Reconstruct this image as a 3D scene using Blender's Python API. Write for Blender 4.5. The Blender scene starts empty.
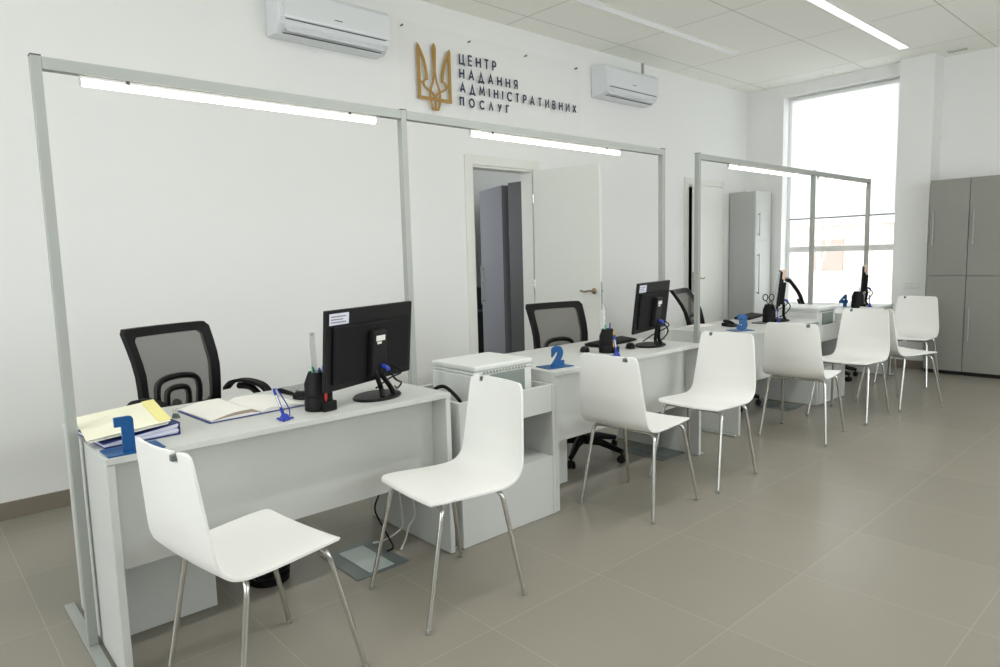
import bpy, bmesh, math, random
from mathutils import Vector, Matrix
random.seed(7)
S = bpy.context.scene
C = S.collection
PI = math.pi
def R(d): return math.radians(d)

# ------------------------------------------------------------------ materials
def lin(h):
    h = h.lstrip('#'); v = [int(h[i:i+2], 16)/255 for i in (0, 2, 4)]
    return tuple(c/12.92 if c <= .04045 else ((c+.055)/1.055)**2.4 for c in v) + (1,)
def mat(name, col, rough=.5, metal=0., spec=.5, bump=0, bscale=200, var=0, vscale=8, coat=0):
    m = bpy.data.materials.new(name); m.use_nodes = True
    nt = m.node_tree; b = nt.nodes['Principled BSDF']
    c = lin(col) if isinstance(col, str) else col
    b.inputs['Base Color'].default_value = c
    b.inputs['Roughness'].default_value = rough
    b.inputs['Metallic'].default_value = metal
    b.inputs['Specular IOR Level'].default_value = spec
    b.inputs['Coat Weight'].default_value = coat
    if bump or var:
        tc = nt.nodes.new('ShaderNodeTexCoord')
        n = nt.nodes.new('ShaderNodeTexNoise')
        nt.links.new(tc.outputs['Object'], n.inputs['Vector'])
        n.inputs['Scale'].default_value = bscale if bump else vscale
        n.inputs['Detail'].default_value = 3
        if bump:
            bp = nt.nodes.new('ShaderNodeBump'); bp.inputs['Strength'].default_value = bump
            bp.inputs['Distance'].default_value = .002
            nt.links.new(n.outputs['Fac'], bp.inputs['Height']); nt.links.new(bp.outputs['Normal'], b.inputs['Normal'])
        if var:
            n2 = nt.nodes.new('ShaderNodeTexNoise'); n2.inputs['Scale'].default_value = vscale
            nt.links.new(tc.outputs['Object'], n2.inputs['Vector'])
            mr = nt.nodes.new('ShaderNodeMapRange')
            mr.inputs['To Min'].default_value = 1-var; mr.inputs['To Max'].default_value = 1+var
            nt.links.new(n2.outputs['Fac'], mr.inputs['Value'])
            mx = nt.nodes.new('ShaderNodeMix'); mx.data_type = 'RGBA'; mx.blend_type = 'MULTIPLY'
            mx.inputs['Factor'].default_value = 1
            mx.inputs[6].default_value = c
            nt.links.new(mr.outputs['Result'], mx.inputs[7]); nt.links.new(mx.outputs[2], b.inputs['Base Color'])
    return m
def emit(name, col, strength):
    m = bpy.data.materials.new(name); m.use_nodes = True
    b = m.node_tree.nodes['Principled BSDF']
    b.inputs['Base Color'].default_value = (.8, .8, .8, 1)
    b.inputs['Emission Color'].default_value = lin(col); b.inputs['Emission Strength'].default_value = strength
    return m
M = {}
M['wall'] = mat('wall_paint', '#ebecea', .75, spec=.25, bump=.05, bscale=120)
M['lam'] = mat('grey_laminate', '#c7c9c5', .5, spec=.35, var=.02, vscale=3)
M['edge'] = mat('laminate_edge', '#c6c8c4', .5, spec=.3)
M['lamd'] = mat('dark_grey_laminate', '#8e8e87', .45, spec=.35, var=.02, vscale=2)
M['lamb'] = mat('blue_grey_laminate', '#8a8c92', .45, spec=.35, var=.02, vscale=2)
M['lamk'] = mat('charcoal_laminate', '#5c5d5e', .5, spec=.3)
M['lams'] = mat('silver_laminate', '#b9bbb8', .5, spec=.35, var=.02, vscale=2)
M['lamm'] = mat('mid_grey_laminate', '#a9aca8', .5, spec=.35, var=.02, vscale=2)
M['alu'] = mat('anodised_aluminium', '#a7aba6', .5, metal=.2, spec=.5)
M['alud'] = mat('dark_end_cap', '#4a4e4c', .5)
M['chrome'] = mat('satin_chrome', '#d2d2ce', .2, metal=1)
M['shell'] = mat('white_chair_shell', '#f1f1ed', .38, spec=.45)
M['black'] = mat('black_plastic', '#0b0b0c', .5, spec=.22)
M['blackm'] = mat('black_matt_plastic', '#131314', .65, spec=.2)
M['mon'] = mat('monitor_black', '#171718', .45, spec=.22)
M['screen'] = mat('dark_screen', '#0b0c0e', .12)
M['blue'] = mat('blue_acrylic', '#06508a', .3, spec=.4)
M['blued'] = mat('blue_plastic', '#1a34a0', .35)
M['white'] = mat('white_plastic', '#e8e9e6', .4)
M['prn'] = mat('printer_grey_white', '#dbdedb', .45)
M['prng'] = mat('printer_panel_grey', '#7c8681', .4)
M['ac'] = mat('ac_white', '#dcdfe2', .3)
M['acd'] = mat('ac_groove', '#4d504e', .5)
M['door'] = mat('door_white', '#e4e5df', .45, spec=.4)
M['brass'] = mat('satin_nickel_bronze', '#9c8d72', .3, metal=1)
M['gold'] = mat('gold_letter_plastic', '#a88343', .4, spec=.4)
M['navy'] = mat('navy_letter_plastic', '#27304f', .45)
M['paper'] = mat('paper_white', '#eceae4', .8, spec=.1, bump=.05, bscale=60)
M['papery'] = mat('paper_pale_yellow', '#eeecd6', .8, spec=.1)
M['paperyy'] = mat('paper_yellow', '#ece39c', .75, spec=.1)
M['paperb'] = mat('paper_edges_brown', '#a99a8b', .85, spec=.1)
M['paperbl'] = mat('paper_bluish_white', '#dfe1ee', .8, spec=.1)
M['bluec'] = mat('blue_cover', '#22377c', .5)
M['red'] = mat('red_plastic', '#c8322f', .35)
M['green'] = mat('green_plastic', '#1c9a78', .35)
M['yel'] = mat('yellow_plastic', '#e0b52a', .4)
M['sky'] = mat('light_blue_plastic', '#9fc0e0', .35)
M['pink'] = mat('pink_note_paper', '#e8c9b4', .8, spec=.1)
M['steel'] = mat('steel_plate', '#6f7775', .4, metal=.35)
M['lid'] = mat('floor_box_lid', '#b3bdb9', .35, metal=.25)
M['whitec'] = mat('white_cable', '#dcdcd6', .5)
M['skirt'] = mat('tile_skirting', '#857c6f', .4)
M['ceilw'] = mat('luminaire_frame', '#e6e7e0', .5)
M['kick'] = mat('black_plinth', '#1a1a1a', .6)
M['out1'] = mat('beige_render', '#c4b8ae', .9)
M['out2'] = mat('pale_ground', '#d6d6d6', .9)
M['bark'] = mat('pale_bark', '#c9beb4', .9)
M['outw'] = mat('house_window', '#a08f83', .5)
M['tube'] = emit('tube_glow', '#fff4ea', 7)
M['lum'] = emit('luminaire_glow', '#f2f6fb', .85)
M['lumoff'] = emit('luminaire_dim_glow', '#eef2f2', .11)

# ruler, acrylic, glass
def clear(name, col, alpha_t, rough=.05):
    m = bpy.data.materials.new(name); m.use_nodes = True
    nt = m.node_tree; nt.nodes.clear()
    o = nt.nodes.new('ShaderNodeOutputMaterial'); mix = nt.nodes.new('ShaderNodeMixShader')
    t = nt.nodes.new('ShaderNodeBsdfTransparent'); g = nt.nodes.new('ShaderNodeBsdfPrincipled')
    g.inputs['Base Color'].default_value = lin(col); g.inputs['Roughness'].default_value = rough
    mix.inputs[0].default_value = 1-alpha_t
    nt.links.new(t.outputs[0], mix.inputs[1]); nt.links.new(g.outputs[0], mix.inputs[2]); nt.links.new(mix.outputs[0], o.inputs[0])
    return m
M['acryl'] = clear('clear_acrylic', '#f4f6f2', .985)
M['ruler'] = clear('clear_ruler', '#ffffff', .55)
M['glass'] = clear('window_glass', '#f2f5f5', .92)
# woven mesh of the office chairs
m = clear('grey_mesh_fabric', '#57534f', .22, .8); M['mesh'] = m
nt = m.node_tree
tc = nt.nodes.new('ShaderNodeTexCoord'); w = nt.nodes.new('ShaderNodeTexWave'); w.inputs['Scale'].default_value = 55
w.bands_direction = 'X'; nt.links.new(tc.outputs['Object'], w.inputs['Vector'])
mr = nt.nodes.new('ShaderNodeMapRange'); mr.inputs['To Min'].default_value = .62; mr.inputs['To Max'].default_value = .86
nt.links.new(w.outputs['Fac'], mr.inputs['Value'])
nt.links.new(mr.outputs['Result'], [n for n in nt.nodes if n.type == 'MIX_SHADER'][0].inputs[0])
# translucent roller blind
m = bpy.data.materials.new('white_blind_fabric'); m.use_nodes = True; nt = m.node_tree; nt.nodes.clear()
o = nt.nodes.new('ShaderNodeOutputMaterial'); mix = nt.nodes.new('ShaderNodeMixShader'); mix.inputs[0].default_value = .6
d = nt.nodes.new('ShaderNodeBsdfDiffuse'); t = nt.nodes.new('ShaderNodeBsdfTranslucent')
d.inputs[0].default_value = (.9, .9, .9, 1); t.inputs[0].default_value = (.95, .95, .96, 1)
nt.links.new(d.outputs[0], mix.inputs[1]); nt.links.new(t.outputs[0], mix.inputs[2]); nt.links.new(mix.outputs[0], o.inputs[0])
M['blind'] = m

def grid_mat(name, col, line, ox, oy, px, py, lw, rough, var=.03, spec=.5, lrough=None):
    """square tiles with thin joints, laid out in the room's own axes"""
    m = bpy.data.materials.new(name); m.use_nodes = True; nt = m.node_tree; b = nt.nodes['Principled BSDF']
    g = nt.nodes.new('ShaderNodeNewGeometry'); sp = nt.nodes.new('ShaderNodeSeparateXYZ')
    nt.links.new(g.outputs['Position'], sp.inputs[0])
    def ma(op, a, bb):
        n = nt.nodes.new('ShaderNodeMath'); n.operation = op
        for i, v in enumerate((a, bb)):
            if v is None: continue
            if isinstance(v, (int, float)): n.inputs[i].default_value = v
            else: nt.links.new(v, n.inputs[i])
        return n.outputs[0]
    fl = []; cell = []
    for k, (o_, p_) in enumerate(((ox, px), (oy, py))):
        u = ma('DIVIDE', ma('SUBTRACT', sp.outputs[k], o_), p_)
        cell.append(ma('FLOOR', u, None))
        f = ma('FRACT', u, None)
        dd = ma('MULTIPLY', ma('MINIMUM', f, ma('SUBTRACT', 1.0, f)), p_)
        fl.append(ma('LESS_THAN', dd, lw/2))
    line_f = ma('MAXIMUM', fl[0], fl[1])
    cv = nt.nodes.new('ShaderNodeCombineXYZ'); nt.links.new(cell[0], cv.inputs[0]); nt.links.new(cell[1], cv.inputs[1])
    wn = nt.nodes.new('ShaderNodeTexWhiteNoise'); nt.links.new(cv.outputs[0], wn.inputs['Vector'])
    no = nt.nodes.new('ShaderNodeTexNoise'); no.inputs['Scale'].default_value = 2.2; no.inputs['Detail'].default_value = 5
    nt.links.new(g.outputs['Position'], no.inputs['Vector'])
    sm = ma('ADD', ma('MULTIPLY', wn.outputs['Value'], .5), ma('MULTIPLY', no.outputs['Fac'], .5))
    mr = nt.nodes.new('ShaderNodeMapRange'); mr.inputs['To Min'].default_value = 1-var; mr.inputs['To Max'].default_value = 1+var
    nt.links.new(sm, mr.inputs['Value'])
    mx = nt.nodes.new('ShaderNodeMix'); mx.data_type = 'RGBA'; mx.blend_type = 'MULTIPLY'; mx.inputs['Factor'].default_value = 1
    mx.inputs[6].default_value = lin(col); nt.links.new(mr.outputs['Result'], mx.inputs[7])
    m2 = nt.nodes.new('ShaderNodeMix'); m2.data_type = 'RGBA'; nt.links.new(line_f, m2.inputs['Factor'])
    nt.links.new(mx.outputs[2], m2.inputs[6]); m2.inputs[7].default_value = lin(line)
    nt.links.new(m2.outputs[2], b.inputs['Base Color'])
    b.inputs['Roughness'].default_value = rough; b.inputs['Specular IOR Level'].default_value = spec
    return m
M['floor'] = grid_mat('porcelain_floor_tiles', '#918c81', '#9f9a8e', 1.522, 1.7655, .5962, .5962, .0035, .25, .05, .15)
M['ceil'] = grid_mat('ceiling_panels', '#f6f6ee', '#c6c6ba', 5.45, 3.03, 1.26, 1.16, .009, .8, .015, .2)

# ------------------------------------------------------------------ mesh building
class MB:
    def __init__(s): s.bm = bmesh.new()
    def box(s, x0, x1, y0, y1, z0, z1, mx=None):
        vs = [s.bm.verts.new(Vector(p)) for p in ((x0,y0,z0),(x1,y0,z0),(x1,y1,z0),(x0,y1,z0),(x0,y0,z1),(x1,y0,z1),(x1,y1,z1),(x0,y1,z1))]
        for f in ((3,2,1,0),(4,5,6,7),(0,1,5,4),(1,2,6,5),(2,3,7,6),(3,0,4,7)): s.bm.faces.new([vs[i] for i in f])
        if mx is not None:
            for v in vs: v.co = mx @ v.co
        return s
    def tube(s, pts, r, n=10, closed=False, cap=True, radii=None):
        pts = [Vector(p) for p in pts]; N = len(pts); rings = []
        up = None
        for i, p in enumerate(pts):
            if closed: t = (pts[(i+1) % N]-pts[i-1]).normalized()
            elif i == 0: t = (pts[1]-p).normalized()
            elif i == N-1: t = (p-pts[i-1]).normalized()
            else: t = ((pts[i+1]-p).normalized()+(p-pts[i-1]).normalized()).normalized()
            if up is None:
                up = Vector((0,0,1)) if abs(t.z) < .9 else Vector((1,0,0))
            a = t.cross(up).normalized(); b = a.cross(t).normalized(); up = b
            rr = radii[i] if radii else r
            rings.append([s.bm.verts.new(p+(a*math.cos(2*PI*k/n)+b*math.sin(2*PI*k/n))*rr) for k in range(n)])
        for i in range(N if closed else N-1):
            A, B = rings[i], rings[(i+1) % N]
            for k in range(n): s.bm.faces.new((A[k], A[(k+1) % n], B[(k+1) % n], B[k]))
        if cap and not closed:
            s.bm.faces.new(rings[0][::-1]); s.bm.faces.new(rings[-1])
        return s
    def lathe(s, prof, n=32, mx=None):
        rings = []; new = []
        for r, z in prof:
            if r < 1e-6: v = s.bm.verts.new((0,0,z)); rings.append([v]); new.append(v)
            else:
                rg = [s.bm.verts.new((r*math.cos(2*PI*k/n), r*math.sin(2*PI*k/n), z)) for k in range(n)]
                rings.append(rg); new += rg
        for A, B in zip(rings, rings[1:]):
            if len(A) == 1 and len(B) == 1: continue
            for k in range(n):
                if len(A) == 1: s.bm.faces.new((A[0], B[(k+1) % n], B[k]))
                elif len(B) == 1: s.bm.faces.new((A[k], A[(k+1) % n], B[0]))
                else: s.bm.faces.new((A[k], A[(k+1) % n], B[(k+1) % n], B[k]))
        if mx is not None:
            for v in new: v.co = mx @ v.co
        return s
    def prism(s, poly, ax, a0, a1, mx=None):
        """extrude a polygon along axis ax ('y': poly is (x,z); 'x': (y,z); 'z': (x,y))"""
        def P(u, v, a): return {'y': (u, a, v), 'x': (a, u, v), 'z': (u, v, a)}[ax]
        A = [s.bm.verts.new(P(u, v, a0)) for u, v in poly]; B = [s.bm.verts.new(P(u, v, a1)) for u, v in poly]
        n = len(poly)
        f1 = s.bm.faces.new(A); f2 = s.bm.faces.new(B[::-1])
        for i in range(n): s.bm.faces.new((A[i], B[i], B[(i+1) % n], A[(i+1) % n]))
        if mx is not None:
            for v in A+B: v.co = mx @ v.co
        return s
    def ribbon(s, pts, w, y0, y1, closed=False):
        """flat stroke of width w (or list) following (x,z) points, extruded from y0 to y1"""
        N = len(pts); L = []; Rr = []
        for i, p in enumerate(pts):
            a = Vector(pts[i-1] if (i > 0 or closed) else p); b = Vector(pts[(i+1) % N] if (i < N-1 or closed) else p)
            d1 = (Vector(p)-a); d2 = (b-Vector(p))
            d1 = d1.normalized() if d1.length > 1e-9 else d2.normalized(); d2 = d2.normalized() if d2.length > 1e-9 else d1
            t = (d1+d2).normalized(); nrm = Vector((-t.y, t.x)); c = max(.45, nrm.dot(Vector((-d1.y, d1.x))))
            ww = (w[i] if isinstance(w, (list, tuple)) else w)/2/c
            L.append(Vector(p)+nrm*ww); Rr.append(Vector(p)-nrm*ww)
        for i in range(N if closed else N-1):
            j = (i+1) % N
            q = [L[i], L[j], Rr[j], Rr[i]]
            A = [s.bm.verts.new((v.x, y0, v.y)) for v in q]; B = [s.bm.verts.new((v.x, y1, v.y)) for v in q]
            s.bm.faces.new(A); s.bm.faces.new(B[::-1])
            for k in range(4): s.bm.faces.new((A[k], B[k], B[(k+1) % 4], A[(k+1) % 4]))
        return s
    def grid(s, rows, close_u=False):
        V = [[s.bm.verts.new(Vector(p)) for p in r] for r in rows]
        for i in range(len(V)-1):
            n = len(V[i])
            for j in range(n if close_u else n-1):
                s.bm.faces.new((V[i][j], V[i][(j+1) % n], V[i+1][(j+1) % n], V[i+1][j]))
        return s
    def build(s, name, m, parent=None, bevel=0, smooth=None, solid=0, seg=2):
        bmesh.ops.recalc_face_normals(s.bm, faces=s.bm.faces)
        me = bpy.data.meshes.new(name); s.bm.to_mesh(me); s.bm.free()
        me.materials.append(m)
        if smooth:
            for p in me.polygons: p.use_smooth = True
            me.set_sharp_from_angle(angle=R(smooth))
        o = bpy.data.objects.new(name, me); C.objects.link(o)
        if parent: o.parent = parent
        if solid:
            md = o.modifiers.new('thick', 'SOLIDIFY'); md.thickness = solid; md.offset = 0
        if bevel:
            md = o.modifiers.new('edge', 'BEVEL'); md.width = bevel; md.segments = seg; md.limit_method = 'ANGLE'; md.angle_limit = R(40)
            md.harden_normals = False
        return o
def Bx(*a, mx=None): return MB().box(*a, mx=mx)
def tag(o, label, cat, group=None, kind=None):
    o['label'] = label; o['category'] = cat
    if group: o['group'] = group
    if kind: o['kind'] = kind
    return o
def empty(name, loc=(0,0,0), rz=0):
    o = bpy.data.objects.new(name, None); C.objects.link(o)
    o.location = loc; o.rotation_euler = (0, 0, rz); o.empty_display_size = .1
    return o
def thing(name, label, cat, loc=(0,0,0), rz=0, group=None):
    return tag(empty(name, loc, rz), label, cat, group)
def struct(o): o['kind'] = 'structure'; return o
def copy_tree(o, parent=None):
    c = o.copy(); C.objects.link(c)
    if parent: c.parent = parent
    for ch in list(o.children): copy_tree(ch, c)
    return c
def T(x=0, y=0, z=0): return Matrix.Translation((x, y, z))
def RX(a): return Matrix.Rotation(a, 4, 'X')
def RY(a): return Matrix.Rotation(a, 4, 'Y')
def RZ(a): return Matrix.Rotation(a, 4, 'Z')
def arc(c, r, a0, a1, n, f):
    return [f(c[0]+r*math.cos(a0+(a1-a0)*i/n), c[1]+r*math.sin(a0+(a1-a0)*i/n)) for i in range(n+1)]
def bez(p0, p1, p2, p3, n=12):
    o = []
    for i in range(n+1):
        t = i/n; u = 1-t
        o.append(Vector(p0)*u**3+Vector(p1)*3*u*u*t+Vector(p2)*3*u*t*t+Vector(p3)*t**3)
    return o
def spline(pts, n=8):
    P = [Vector(p) for p in pts]; P = [P[0]]+P+[P[-1]]; o = []
    for i in range(1, len(P)-2):
        for k in range(n):
            t = k/n; a, b, c, d = P[i-1], P[i], P[i+1], P[i+2]
            o.append(.5*((2*b)+(c-a)*t+(2*a-5*b+4*c-d)*t*t+(3*b-a-3*c+d)*t**3))
    o.append(P[-2]); return o
def text_mesh(body, size, depth, offset=0, spacing=1., shear=0):
    cu = bpy.data.curves.new('txt', 'FONT'); cu.body = body; cu.size = size; cu.extrude = depth; cu.offset = offset; cu.space_character = spacing
    cu.resolution_u = 6
    ob = bpy.data.objects.new('txt', cu); C.objects.link(ob)
    bpy.context.view_layer.update()
    dg = bpy.context.evaluated_depsgraph_get()
    me = bpy.data.meshes.new_from_object(ob.evaluated_get(dg))
    bpy.data.objects.remove(ob); me.materials.clear()
    return me
def fit_mesh(me, x0, x1, z0, z1, y):
    """stand the lettering upright facing -Y and fit it to a box"""
    xs = [v.co.x for v in me.vertices]; ys = [v.co.y for v in me.vertices]
    ax, bx, ay, by = min(xs), max(xs), min(ys), max(ys)
    for v in me.vertices:
        v.co = Vector((x0+(v.co.x-ax)/(bx-ax)*(x1-x0), y-v.co.z, z0+(v.co.y-ay)/(by-ay)*(z1-z0)))
    return me

# ------------------------------------------------------------------ room
YW, XF, H = 4.451, 8.40, 3.335
XL, YR = -2.6, -2.2
D1 = (3.746, 4.482, 2.125); D2 = (7.036, 7.765, 2.125)
b = MB()
TH = .13
b.box(XL, D1[0], YW, YW+TH, 0, H+.1); b.box(D1[0], D1[1], YW, YW+TH, D1[2], H+.1); b.box(D1[1], D2[0], YW, YW+TH, 0, H+.1)
b.box(D2[0], D2[1], YW, YW+TH, D2[2], H+.1); b.box(D2[1], XF+.3, YW, YW+TH, 0, H+.1)
struct(b.build('wall_back', M['wall']))
WY0, WY1, WZ0, WZ1 = 2.656, 3.975, .62, 3.20
b = MB()
b.box(XF, XF+.3, WY1, YW, 0, H+.1); b.box(XF, XF+.3, WY0, WY1, 0, WZ0); b.box(XF, XF+.3, WY0, WY1, WZ1, H+.1)
b.box(8.601, XF+.3, 2.325, WY0, 0, H+.1)
b.box(8.60, XF+.3, YR, 2.325, 0, H+.1)
struct(b.build('wall_far', M['wall']))
struct(Bx(8.30, 8.60, 2.325, 2.655, 0, H-.001).build('trim_1', M['wall']))       # pillar beside the window
# right-hand wall, and left wall (behind the camera) each with two added windows
b = MB(); b.box(XL, .9, YR-.3, YR, 0, H+.1); b.box(1.9, 4.2, YR-.3, YR, 0, H+.1); b.box(6.0, 8.6, YR-.3, YR, 0, H+.1); b.box(4.2, 6.0, YR-.3, YR, 0, .7); b.box(4.2, 6.0, YR-.3, YR, 3.0, H+.1); b.box(.9, 1.9, YR-.3, YR, 0, .7); b.box(.9, 1.9, YR-.3, YR, 3.0, H+.1)
struct(b.build('wall_right', M['wall']))
b = MB()
b.box(XL-.3, XL, YR-.3, YW+TH, 0, .7); b.box(XL-.3, XL, YR-.3, YW+TH, 3.0, H+.1)
b.box(XL-.3, XL, YR-.3, .1, .7, 3.0); b.box(XL-.3, XL, 3.3, YW+TH, .7, 3.0); b.box(XL-.3, XL, 1.5, 1.9, .7, 3.0)
struct(b.build('wall_left', M['wall']))
struct(Bx(XL-.3, XF+.3, YR-.3, 8.3, -.1, 0).build('floor', M['floor']))
struct(Bx(XL-.3, XF+.3, YR-.3, 8.3, H, H+.1).build('ceiling', M['ceil']))
b = MB()
b.box(XL, D1[0]-.08, YW-.011, YW, 0, .095); b.box(D1[1]+.04, D2[0]-.085, YW-.011, YW, 0, .095); b.box(D2[1]+.085, XF, YW-.011, YW, 0, .095)
struct(b.build('baseboard_back', M['skirt'], bevel=.002))
b = MB(); b.box(XF-.011, XF, 2.67, YW-.012, 0, .095); b.box(8.289, 8.30, 2.314, 2.655, 0, .095); b.box(8.289, 8.60, 2.314, 2.325, 0, .095)
struct(b.build('baseboard_far', M['skirt'], bevel=.002))

# rooms behind the two doors
b = MB(); b.box(3.0, 3.1, YW+TH, 8.2, 0, H); b.box(3.0, 6.6, 8.1, 8.2, 0, H); b.box(6.5, 6.6, YW+TH, 8.2, 0, H)
struct(b.build('wall_office', M['wall']))
b = MB(); b.box(6.7, 6.76, YW+TH, 6.0, 0, H); b.box(6.7, 8.69, 5.94, 6.0, 0, H); b.box(8.63, 8.69, YW+TH, 6.0, 0, H)
struct(b.build('wall_store', M['lamk']))

# doors
def door(idx, op, width, ang, hz, lock):
    x0, x1, z1 = op
    d = struct(empty('door_%d' % idx, (0, 0, 0)))
    f = MB()
    for (a, c) in ((x0-.078, x0), (x1, x1+.075)): f.box(a, c, YW-.014, YW-.0005, 0, z1+.08)
    f.box(x0, x1, YW-.014, YW-.0005, z1, z1+.08)
    f.build('architrave', M['door'], d, bevel=.003)
    f = MB(); f.box(x0, x0+.02, YW, YW+TH+.01, 0, z1); f.box(x1-.02, x1, YW, YW+TH+.01, 0, z1); f.box(x0+.02, x1-.02, YW, YW+TH+.01, z1-.02, z1)
    f.build('jamb', M['door'], d, bevel=.002)
    hx = x1-.004; mx = T(hx, YW-.018, 0) @ RZ(ang)
    leaf = Bx(0, width, -.02, .02, .008, z1-.012, mx=mx).build('leaf', M['door'], d, bevel=.003)
    e = width
    for sgn in (1, -1):
        h = MB()
        h.lathe([(0, 0), (.026, 0), (.026, .006), (.012, .01), (.009, .045), (0, .045)], 20, mx @ T(e-.06, sgn*.0202, hz) @ RX(-sgn*PI/2))
        pts = [mx @ Vector((e-.06, sgn*.055, hz)), mx @ Vector((e-.09, sgn*.058, hz+.004)), mx @ Vector((e-.13, sgn*.058, hz-.004)), mx @ Vector((e-.165, sgn*.054, hz-.002)), mx @ Vector((e-.185, sgn*.05, hz+.006))]
        h.tube(spline(pts, 5), .008, 8)
        h.build('handle', M['brass'], leaf, smooth=40)
    lk = MB()
    lk.box(e-.0005, e+.0015, -.011, .011, hz-.16, hz+.08, mx=mx)
    lk.box(e, e+.009, -.007, .007, hz-.012, hz+.012, mx=mx)
    lk.build('lock_plate', M['alu'], leaf)
    hg = MB()
    for z in (.25, 1.05, z1-.3): hg.tube([mx @ Vector((-.004, -.022, z)), mx @ Vector((-.004, -.022, z+.08))], .006, 8)
    hg.build('hinge', M['chrome'], d, smooth=40)
    return d
door(1, D1, .70, R(180+98), 1.03, True)
door(2, D2, .725, R(180+4.4), 1.03, True)

# far window
w = struct(empty('window_1'))
wx = XF+.14
f = MB()
f.box(wx, wx+.06, WY0, WY0+.06, WZ0, WZ1); f.box(wx, wx+.06, WY1-.05, WY1, WZ0, WZ1)
f.box(wx, wx+.06, WY0+.06, WY1-.05, WZ0, WZ0+.06); f.box(wx, wx+.06, WY0+.06, WY1-.05, WZ1-.05, WZ1)
f.box(wx, wx+.06, WY0+.06, WY1-.05, 1.305, 1.372)
f.build('window_frame', M['white'], w, bevel=.003)
Bx(wx+.025, wx+.035, WY0+.06, WY1-.05, WZ0+.06, 1.305).build('pane', M['glass'], w)
Bx(wx+.025, wx+.035, WY0+.06, WY1-.05, 1.372, WZ1-.05).build('pane', M['glass'], w)
Bx(XF-.03, wx, WY0+.06, WY1-.002, WZ0+.0005, WZ0+.028).build('window_sill', M['white'], w, bevel=.004)
bl = thing('roller_blind', 'white translucent roller blind drawn two thirds down over the tall window', 'blind')
Bx(wx-.03, wx-.029, WY0+.065, WY1-.058, 1.725, WZ1-.06).build('fabric', M['blind'], bl)
MB().tube([(wx-.03, WY0+.062, 1.712), (wx-.03, WY1-.055, 1.712)], .011, 10).build('bottom_bar', M['alu'], bl, smooth=40)
MB().tube([(wx-.03, WY0+.062, WZ1-.035), (wx-.03, WY1-.055, WZ1-.035)], .022, 12).build('roller', M['white'], bl, smooth=40)

# windows of the right-hand and left walls (unseen, added to let fill light in)
def plain_window(n, horiz, a, c, base):
    w = struct(empty('window_%d' % n)); f = MB()
    def bb(u0, u1, z0, z1):
        if horiz: f.box(u0, u1, base, base+.06, z0, z1)
        else: f.box(base, base+.06, u0, u1, z0, z1)
    bb(a, a+.06, .7, 3.0); bb(c-.06, c, .7, 3.0); bb(a+.06, c-.06, .7, .76); bb(a+.06, c-.06, 2.94, 3.0); bb((a+c)/2-.03, (a+c)/2+.03, .76, 2.94)
    f.build('window_frame', M['white'], w)
plain_window(4, True, .9, 1.9, YR-.2); plain_window(5, True, 4.2, 6.0, YR-.2); plain_window(2, False, .1, 1.5, XL-.2); plain_window(3, False, 1.9, 3.3, XL-.2)

# outside seen through the lower panes: pale ground, a pale house, bare trees
struct(Bx(XF+.3, 60, -30, 45, -.9, -.8).build('ground_outside', M['out2']))
hs = thing('house', 'pale house across the street seen through the lower window panes', 'house', (30, 9, -.8))
Bx(0, 8, -8, 9, 0, 3.1).build('wall', M['out1'], hs)
MB().prism([(-8.6, 3.1), (9.6, 3.1), (9.6, 3.3), (.5, 5.4), (-8.6, 3.3)], 'x', -.5, 8.5).build('roof', M['out2'], hs)
for y in (-5, -1.5, 2.5, 6): Bx(-.05, -.005, y, y+1.2, 1.2, 2.5).build('window', M['outw'], hs)
def tree(x, y, h, lab):
    o = MB(); rnd = random.Random(int(x*10+y))
    def br(p, d, l, r, lv):
        q = [p]; 
        for i in range(4):
            d2 = (d+Vector((rnd.uniform(-.2, .2), rnd.uniform(-.2, .2), rnd.uniform(-.05, .15)))).normalized(); p = p+d2*l/4; q.append(p); d = d2
        o.tube(q, r, 6, radii=[r*(1-.12*i) for i in range(5)])
        if lv:
            for k in range(4): br(q[2+k % 3], (d+Vector((rnd.uniform(-1, 1), rnd.uniform(-1, 1), rnd.uniform(.1, .8)))).normalized(), l*.62, r*.5, lv-1)
    br(Vector((x, y, -.8)), Vector((0, 0, 1)), h*.6, .06, 3)
    return tag(o.build('bare_tree', M['bark'], smooth=60), lab, 'tree', 'bare trees outside the window')
tree(20.5, 8.6, 4.6, 'bare tree outside, nearer the left edge of the window')
tree(19.5, 6.6, 4.2, 'bare tree outside, nearer the right edge of the window')

# ------------------------------------------------------------------ ceiling fittings
t = thing('ceiling_light', 'lit white linear light recessed in the ceiling, running towards the far pillar', 'ceiling light')
f = MB(); f.box(4.2, 7.86, 2.43, 2.437, H-.008, H-.0005); f.box(4.2, 7.86, 2.523, 2.53, H-.008, H-.0005); f.box(4.2, 4.207, 2.437, 2.523, H-.008, H-.0005); f.box(7.853, 7.86, 2.437, 2.523, H-.008, H-.0005)
f.build('trim_frame', M['ceilw'], t)
for a, c in ((4.207, 5.48), (5.484, 6.745), (6.749, 7.853)): Bx(a, c, 2.437, 2.523, H-.006, H-.0006).build('diffuser', M['lum'], t)
t = thing('ceiling_light', 'dim pale linear light recessed in the ceiling near the back wall', 'ceiling light')
f = MB(); f.box(4.2, 6.6, 3.60, 3.607, H-.008, H-.0005); f.box(4.2, 6.6, 3.683, 3.69, H-.008, H-.0005)
f.build('trim_frame', M['ceilw'], t)
for a, c in ((4.2, 5.40), (5.404, 6.6)): Bx(a, c, 3.607, 3.683, H-.006, H-.0006).build('diffuser', M['lumoff'], t)
t = thing('ceiling_downlight', 'small round white downlight in the ceiling above the window', 'ceiling light', (8.22, 3.38, H))
MB().lathe([(.05, -.0006), (.055, -.0006), (.055, -.008), (.045, -.011), (.045, -.0006)], 24).build('bezel', M['white'], t, smooth=40)
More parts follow.
